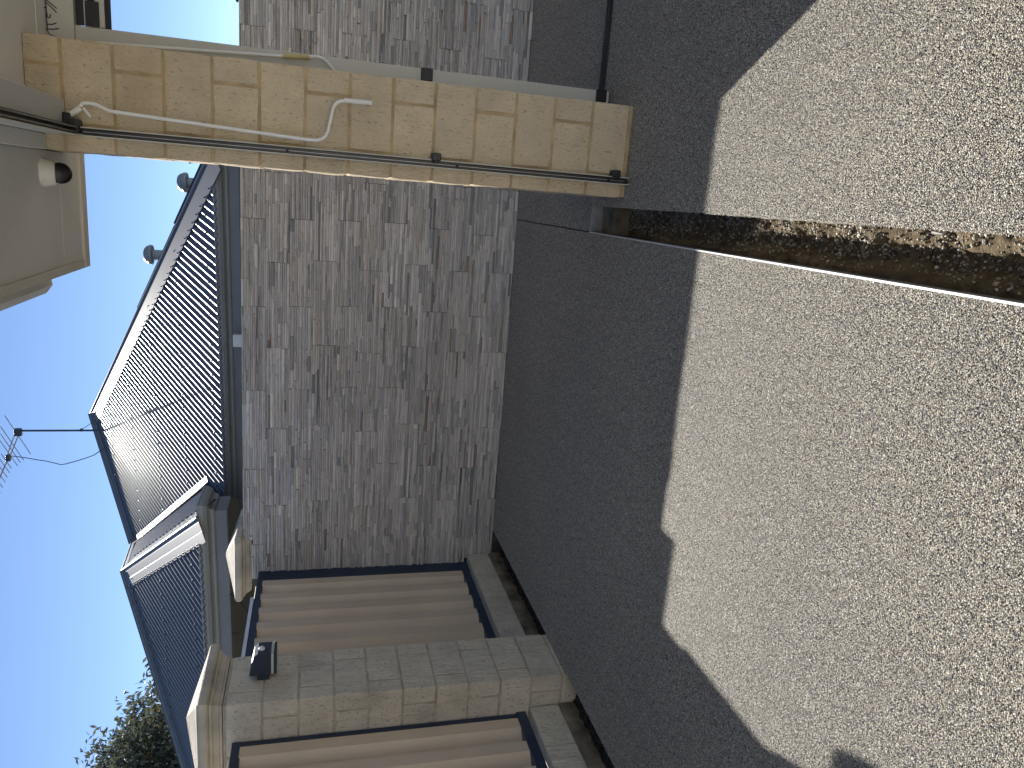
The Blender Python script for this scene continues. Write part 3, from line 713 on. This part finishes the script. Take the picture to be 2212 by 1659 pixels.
# solar panels lying on the right-hand slope just behind the hip
def solar(label, a0, a1, off, lift):
    rd = hipd.cross(nRight).normalized(); rd = rd if rd.x > 0 else -rd
    t = thing("solar_panel", label, "solar panel", tuple(HIP0 + hipd * a0), "solar panels beyond the hip of the roof")
    P = [HIP0 + hipd * a + rd * r for a, r in ((a0, off), (a1, off), (a1, off + 0.95), (a0, off + 0.95))]
    b = MB(); lo = [p + nRight * lift for p in P]; hi = [p + nRight * (lift + 0.035) for p in P]
    b.face(lo[::-1]); b.face(hi); [b.face([lo[i], lo[(i + 1) % 4], hi[(i + 1) % 4], hi[i]]) for i in range(4)]; part("frame", b, "black", t)
    b = MB(); q = [HIP0 + hipd * a + rd * r + nRight * (lift + 0.038) for a, r in ((a0 + 0.03, off + 0.03), (a1 - 0.03, off + 0.03), (a1 - 0.03, off + 0.92), (a0 + 0.03, off + 0.92))]; b.face(q); part("cells", b, "solar", t)
solar("solar panel edge showing above the roof hip beside the upper vent pipe", 1.35, 3.05, 0.10, 0.012)
solar("solar panel edge showing above the roof hip beside the lower vent pipe", 0.15, 1.28, 0.10, 0.024)

# ------------------------------------------------------------------ TV antenna
t = thing("tv_antenna", "grey television antenna on a thin mast above the roof ridge", "antenna", (-3.515, 10.9, 4.1))
b = MB(); b.tube([(-3.514, 10.9, 4.05), (-3.517, 10.9, 5.17)], 0.014, 10); part("mast", b, "lampgrey", t)
b = MB(); b.tube([(-3.36, 10.98, 4.22), (-3.50, 10.9, 4.42)], 0.004, 6); b.box(-3.525, -3.49, 10.88, 10.92, 4.41, 4.44); part("stay", b, "lampgrey", t)
b = MB(); b.box(-3.59, -3.485, 10.87, 10.93, 5.15, 5.24); soft(part("bracket", b, "lampgrey", t), 0.01)
b = MB(); b.tube([(-3.56, 10.9, 5.235), (-3.83, 10.9, 5.335), (-4.0, 10.9, 5.38)], 0.008, 8); b.tube([(-3.56, 10.9, 5.185), (-3.83, 10.9, 5.295), (-4.0, 10.9, 5.375)], 0.008, 8); b.tube([(-3.93, 10.9, 5.350), (-4.65, 10.9, 5.66)], 0.010, 8); part("boom", b, "alu_dull", t)
def element(px, pz, ln, up=0.0):
    b = MB(); d = Vector((0.88, -0.30, 0.28)).normalized() * ln; c = Vector((px, 10.9, pz)); b.tube([c - d * 0.5, c + d * 0.5], 0.005, 6); part("element", b, "alu_dull", t)
for px, pz, ln in ((-3.58, 5.20, 0.68), (-3.70, 5.275, 0.60), (-3.77, 5.30, 0.52), (-3.84, 5.325, 0.46), (-3.95, 5.365, 0.26), (-4.02, 5.39, 0.26), (-4.09, 5.42, 0.25), (-4.16, 5.45, 0.25), (-4.24, 5.485, 0.24), (-4.32, 5.52, 0.24), (-4.42, 5.56, 0.24), (-4.52, 5.60, 0.23)): element(px, pz, ln)
b = MB(); b.box(-3.95, -3.86, 10.87, 10.93, 5.31, 5.365); soft(part("dipole_box", b, "lampgrey", t), 0.01)
b = MB(); b.tube([(-3.877, 10.9, 5.298), (-3.89, 10.9, 5.22), (-3.905, 10.9, 5.129), (-3.935, 10.9, 5.0), (-3.955, 10.9, 4.887), (-3.985, 10.9, 4.79), (-4.012, 10.9, 4.705), (-4.0, 10.9, 4.64), (-3.953, 10.9, 4.491), (-3.91, 10.9, 4.37), (-3.874, 10.9, 4.285), (-3.80, 10.95, 4.18)], 0.006, 6); part("lead", b, "black", t, True)

# ------------------------------------------------------------------ patio roof over the near pillar
ZC, YF, XF = 2.37, 3.885, -0.445
pr = thing("patio_roof", "pale boxed patio roof and eave overhead on the limestone pillar", "roof", (NPX, NPY, 2.3))
part("ceiling", bbox(0.24, 3.2, -1.2, 3.60, ZC, ZC + 0.03), "ceiling", pr)
part("soffit", bbox(XF + 0.035, 0.0535, -1.2, YF - 0.075, ZC + 0.0005, ZC + 0.03), "soffit", pr)
part("soffit", bbox(0.0535, 3.2, 3.601, YF - 0.075, ZC + 0.001, ZC + 0.03), "soffit", pr)
part("soffit_joint", bbox(XF + 0.04, 0.05, 3.555, 3.559, ZC - 0.0008, ZC + 0.001), "beam", pr)
soft(part("fascia", bbox(XF, 3.2, YF - 0.074, YF, ZC - 0.012, ZC + 0.20), "cream", pr), 0.004)
soft(part("fascia", bbox(XF - 0.001, XF + 0.034, -1.2, YF - 0.075, ZC - 0.010, ZC + 0.20), "cream", pr), 0.004)
b = sweep([(XF, -1.2), (XF, 3.55)], [(0.0, ZC + 0.055), (-0.0, ZC + 0.055)][:1] + [(-0.05, ZC + 0.05), (-0.085, ZC + 0.075), (-0.105, ZC + 0.12), (-0.115, ZC + 0.17), (-0.10, ZC + 0.175), (0.0, ZC + 0.16)]); part("gutter", b, "cream", pr)
soft(part("side_beam", bbox(0.0545, 0.112, -1.2, NPY - 0.001, 2.312, ZC + 0.001), "beam", pr), 0.003)
soft(part("head_box", bbox(0.150, 0.239, -1.2, NPY - 0.001, 2.243, ZC + 0.001), "beam", pr), 0.003)
part("roof_sheet", bbox(XF - 0.02, 3.2, -1.2, YF, ZC + 0.201, ZC + 0.215), "gutter", pr)
part("front_beam", bbox(0.4525, 3.2, 3.40, 3.598, ZC - 0.002, ZC + 0.06), "ceiling", pr)

# security camera under the eave
t = thing("security_camera", "white turret security camera with black lens under the eave", "camera", (-0.03, 3.36, 2.36))
cx, cy = -0.030, 3.345
b = MB(); b.lathe((cx, cy + 0.02, ZC - 0.0005), (0, 0.18, -1), [(0.0, -0.01), (0.056, -0.01), (0.056, 0.006), (0.053, 0.018), (0.048, 0.034), (0.044, 0.042), (0.0, 0.043)], 28); part("base", b, "white", t, False)
ld = Vector((0.03, -0.90, -0.42)).normalized(); bc = Vector((cx, cy + 0.040, ZC - 0.052))
b = MB(); b.lathe(bc, ld, [(0.0, -0.043)] + [(0.043 * math.sin(a), -0.043 * math.cos(a)) for a in [0.25, 0.55, 0.85, 1.15, 1.45, 1.75, 2.0]] + [(0.038, 0.019), (0.036, 0.020)], 28); part("ball", b, "white", t, True)
b = MB(); b.lathe(bc, ld, [(0.0405, 0.010), (0.0405, 0.018), (0.038, 0.0235), (0.024, 0.029), (0.0, 0.031)], 28); part("lens", b, "lens", t, True)

# blind track on the pillar face, continuing under the eave beam
t = thing("blind_track", "dark blind track with pale edges running down the limestone pillar face", "track", (0.13, 3.22, 0))
part("channel", bbox(0.1165, 0.1415, 3.211, 3.2285, -0.006, 2.185), "track", t)
for xa in (0.1130, 0.1417): part("side_flange", bbox(xa, xa + 0.0033, 3.190, 3.2287, -0.008, 2.185), "cream", t)
for xa in (0.1205, 0.1335): part("inner_lip", bbox(xa, xa + 0.004, 3.200, 3.211, 0.02, 2.18), "track", t)
part("spine", bbox(0.1272, 0.1298, 3.203, 3.2108, 0.02, 2.18), "alu_dull", t)
for z in (1.455, 0.773, 0.095):
    b = MB(); b.lathe((0.126, 3.2105, z), (0, -1, 0), [(0.006, 0), (0.006, 0.016), (0.003, 0.018), (0.0, 0.018)], 12); part("screw", b, "black", t)
for z in (0.864, 0.063):
    b = MB(); b.box(0.139, 0.172, 3.180, 3.2285, z - 0.019, z + 0.019); b.box(0.132, 0.143, 3.178, 3.212, z - 0.012, z + 0.012); soft(part("clip", b, "black", t), 0.005)
b = MB(); b.box(0.120, 0.170, 3.165, 3.2285, 2.186, 2.216); b.box(0.150, 0.190, 3.185, 3.2285, 2.212, 2.241); soft(part("corner_bracket", b, "black", t), 0.004)
for xa, xb, z0, z1, mt in ((0.1135, 0.1165, 2.190, 2.262, "cream"), (0.1165, 0.1225, 2.205, 2.258, "track"), (0.1225, 0.1265, 2.192, 2.258, "alu_dull"), (0.1265, 0.1385, 2.215, 2.258, "track"), (0.1385, 0.1425, 2.188, 2.258, "alu_dull"), (0.1425, 0.1480, 2.200, 2.300, "track")):
    part("head_rail", bbox(xa, xb, -1.2, 3.186 if mt != "track" else 3.18, z0, z1), mt, t)
part("head_plate", bbox(0.1125, 0.1495, -1.2, 3.228, 2.2605, 2.311), "beam", t)

# crank handles
def crank(label, pts, r, extra):
    t = thing("crank_handle", label, "crank handle", pts[-1], "blind crank handles")
    b = MB(); b.tube(pts, r, 10); part("rod", b, "rod", t, True); extra(t); return t
def bend(a, c, d, n=5):   # rounded corner a->c->d
    a, c, d = Vector(a), Vector(c), Vector(d); return [a.lerp(c, k / n).lerp(c.lerp(d, k / n), k / n) for k in range(n + 1)]
yh = 3.195
p1 = [(0.212, yh, 2.105)]
pts = bend((0.214, yh, 2.180), (0.236, yh, 2.185), (0.228, yh, 2.130)) + [(0.210, yh, 2.085), (0.2085, yh, 2.06)] + [(0.177, yh, 1.41)] + bend((0.1755, yh, 1.365), (0.172, yh, 1.300), (0.235, yh, 1.296)) + bend((0.290, yh, 1.285), (0.335, yh, 1.280), (0.336, yh, 1.235)) + [(0.338, yh, 1.134)]
def ex1(t):
    b = MB(); b.tube([(0.172, 3.198, 2.232), (0.212, yh, 2.180)], 0.011, 10); part("gear_socket", b, "rod", t, True)
    b = MB(); b.tube([(0.212, yh, 2.172), (0.195, yh, 2.160), (0.182, yh, 2.150)], 0.005, 8); part("hook", b, "rod", t, True)
    for (x, z) in ((0.2085, 2.062), (0.1775, 1.415), (0.337, 1.195)):
        b = MB(); b.lathe((x, yh, z), (0.05, 0, -1), [(0.0086, -0.003), (0.0086, 0.003)], 12); part("collar", b, "rod", t)
    b = MB(); b.tube([(0.338, yh, 1.24), (0.3385, yh, 1.132)], 0.0095, 12); part("grip", b, "white", t, True)
crank("white crank handle hanging against the limestone pillar face", pts, 0.0068, ex1)
yh2 = 3.47
pts2 = [(0.478, yh2, 2.150), (0.512, yh2, 1.50), (0.524, yh2, 1.372)] + bend((0.527, yh2, 1.352), (0.530, yh2, 1.325), (0.512, yh2, 1.305)) + [(0.482, yh2, 1.275), (0.44, yh2, 1.24), (0.43, yh2, 1.10)]
def ex2(t):
    b = MB(); b.tube([(0.515, yh2, 1.484), (0.5225, yh2, 1.378)], 0.0115, 12); part("sleeve", b, "sleeve", t, True)
    b = MB(); b.tube([(0.474, yh2, 2.215), (0.478, yh2, 2.15)], 0.008, 10); part("gear_socket", b, "rod", t, True)
crank("white crank handle with yellowed sleeve behind the pillar's right edge", pts2, 0.0072, ex2)

# blind frame in the right-hand opening
t = thing("patio_blind", "cream patio blind frame with black plates right of the limestone pillar", "blind", (0.53, 3.55, 0))
soft(part("side_post", bbox(0.456, 0.538, 3.50, 3.60, 0.018, 2.2665), "cream", t), 0.003)
hr = soft(part("pelmet", bbox(0.4545, 3.2, 3.50, 3.597, 2.268, 2.3675), "cream", t), 0.004)
soft(part("bottom_rail", bbox(0.5395, 3.2, 3.50, 3.545, 2.158, 2.232), "cream", t), 0.003)
part("rubber_seal", bbox(0.5392, 3.2, 3.505, 3.540, 2.143, 2.1575), "seal", t)
part("gap_shadow_strip", bbox(0.545, 3.2, 3.53, 3.536, 2.2325, 2.2675), "black", t)  # black strip stands in for the shadow in the gap under the pelmet
b = MB(); b.box(0.5405, 0.632, 3.493, 3.4995, 2.176, 2.226); b.box(0.632, 0.66, 3.493, 3.4995, 2.190, 2.218); soft(part("end_plate", b, "black", t), 0.003)
for z in (0.879, 0.059): soft(part("latch_plate", bbox(0.488, 0.541, 3.488, 3.4995, z - 0.026, z + 0.026), "black", t), 0.003)
soft(part("threshold_bar", bbox(0.545, 3.2, 3.618, 3.642, 0.002, 0.022), "seal", t), 0.004)
strokes = [[(680, -40), (682, 120), (678, 250), (680, 350), (682, 430)], [(695, 5), (750, 40), (830, 105)], [(680, 30), (750, 90), (825, 165)], [(670, 105), (630, 125), (625, 230)], [(685, 175), (690, 240), (705, 258), (730, 240), (735, 200)],
           [(690, 350), (750, 345), (812, 318)], [(685, 420), (760, 415), (842, 393)], [(655, 430), (680, 440), (700, 490), (745, 510), (792, 518)], [(640, 122), (680, 110)]]
b = MB()
for s in strokes:
    q = [(0.541 - (y - 300) * 0.000248, 3.4992, 2.362 - (x - 680) * 0.000243) for x, y in s]
    b.tube(q, 0.0021, 6)
link("marker_writing", b.mesh("marker_writing", M["ink"]), hr)

# ------------------------------------------------------------------ trees
def tree(name, label, base, crown_c, rad, nclump, nleaf, leaf_len, leaf_w, mat, trunk_r, seed, droop=0.5):
    r = np.random.default_rng(seed); rr = random.Random(seed)
    t = thing(name, label, "tree", base, None)
    b = MB(); base = Vector(base); cc = Vector(crown_c); fork = base.lerp(cc, 0.55)
    b.tube([base, base.lerp(fork, 0.5) + Vector((0.06, 0.03, 0)), fork], [trunk_r, trunk_r * 0.8, trunk_r * 0.62], 10)
    cl = []
    for k in range(nclump):
        d = r.normal(0, 1, 3); d /= np.linalg.norm(d); q = rr.uniform(0.35, 1.0) ** 0.6
        cl.append(cc + Vector((d[0] * rad[0] * q, d[1] * rad[1] * q, d[2] * rad[2] * q)))
    for c in cl[::2]:
        mid = fork.lerp(c, 0.5) + Vector((rr.uniform(-.15, .15), rr.uniform(-.15, .15), rr.uniform(0, .25)))
        b.tube([fork, mid, c], [trunk_r * 0.35, trunk_r * 0.2, trunk_r * 0.06], 6, False)
    link("trunk", b.mesh("trunk", M["bark"], True), t)
    n = nclump * nleaf; cen = np.array([tuple(c) for c in cl]).repeat(nleaf, 0)
    P = cen + np.clip(r.normal(0, 1, (n, 3)), -1.7, 1.7) * np.array([0.22, 0.22, 0.15]) * (rad[0] / 2.0)
    D = r.normal(0, 1, (n, 3)); D[:, 2] -= droop * 2; D /= np.linalg.norm(D, axis=1)[:, None]
    S = np.cross(D, r.normal(0, 1, (n, 3))); S /= np.linalg.norm(S, axis=1)[:, None]
    ln = leaf_len * r.uniform(0.6, 1.3, n)[:, None]; w = leaf_w * r.uniform(0.7, 1.3, n)[:, None]
    V = np.stack([P, P + D * ln * 0.45 + S * w, P + D * ln, P + D * ln * 0.45 - S * w], 1).reshape(-1, 3)
    F = np.arange(n * 4).reshape(-1, 4)
    me = bpy.data.meshes.new("crown"); me.from_pydata(V.tolist(), [], F.tolist()); me.materials.append(M[mat]); link("crown", me, t)
tree("leafy_tree", "tall loose-leaved tree rising behind the slate roof at the far left", (-8.7, 10.6, -0.24), (-9.15, 10.5, 2.68), (2.2, 2.0, 1.8), 170, 460, 0.105, 0.021, "leaf1", 0.16, 5)
tree("garden_tree", "dark leafy tree top showing behind the lower vent pipe", (0.75, 15.4, -0.24), (0.58, 15.3, 2.85), (0.85, 0.85, 0.8), 60, 200, 0.09, 0.02, "leaf2", 0.1, 8)
tree("garden_tree", "dark tree tip just above the stone wall at the far right", (2.55, 12.0, -0.24), (2.75, 12.0, 1.75), (0.75, 0.75, 0.85), 30, 200, 0.08, 0.02, "leaf2", 0.08, 9)
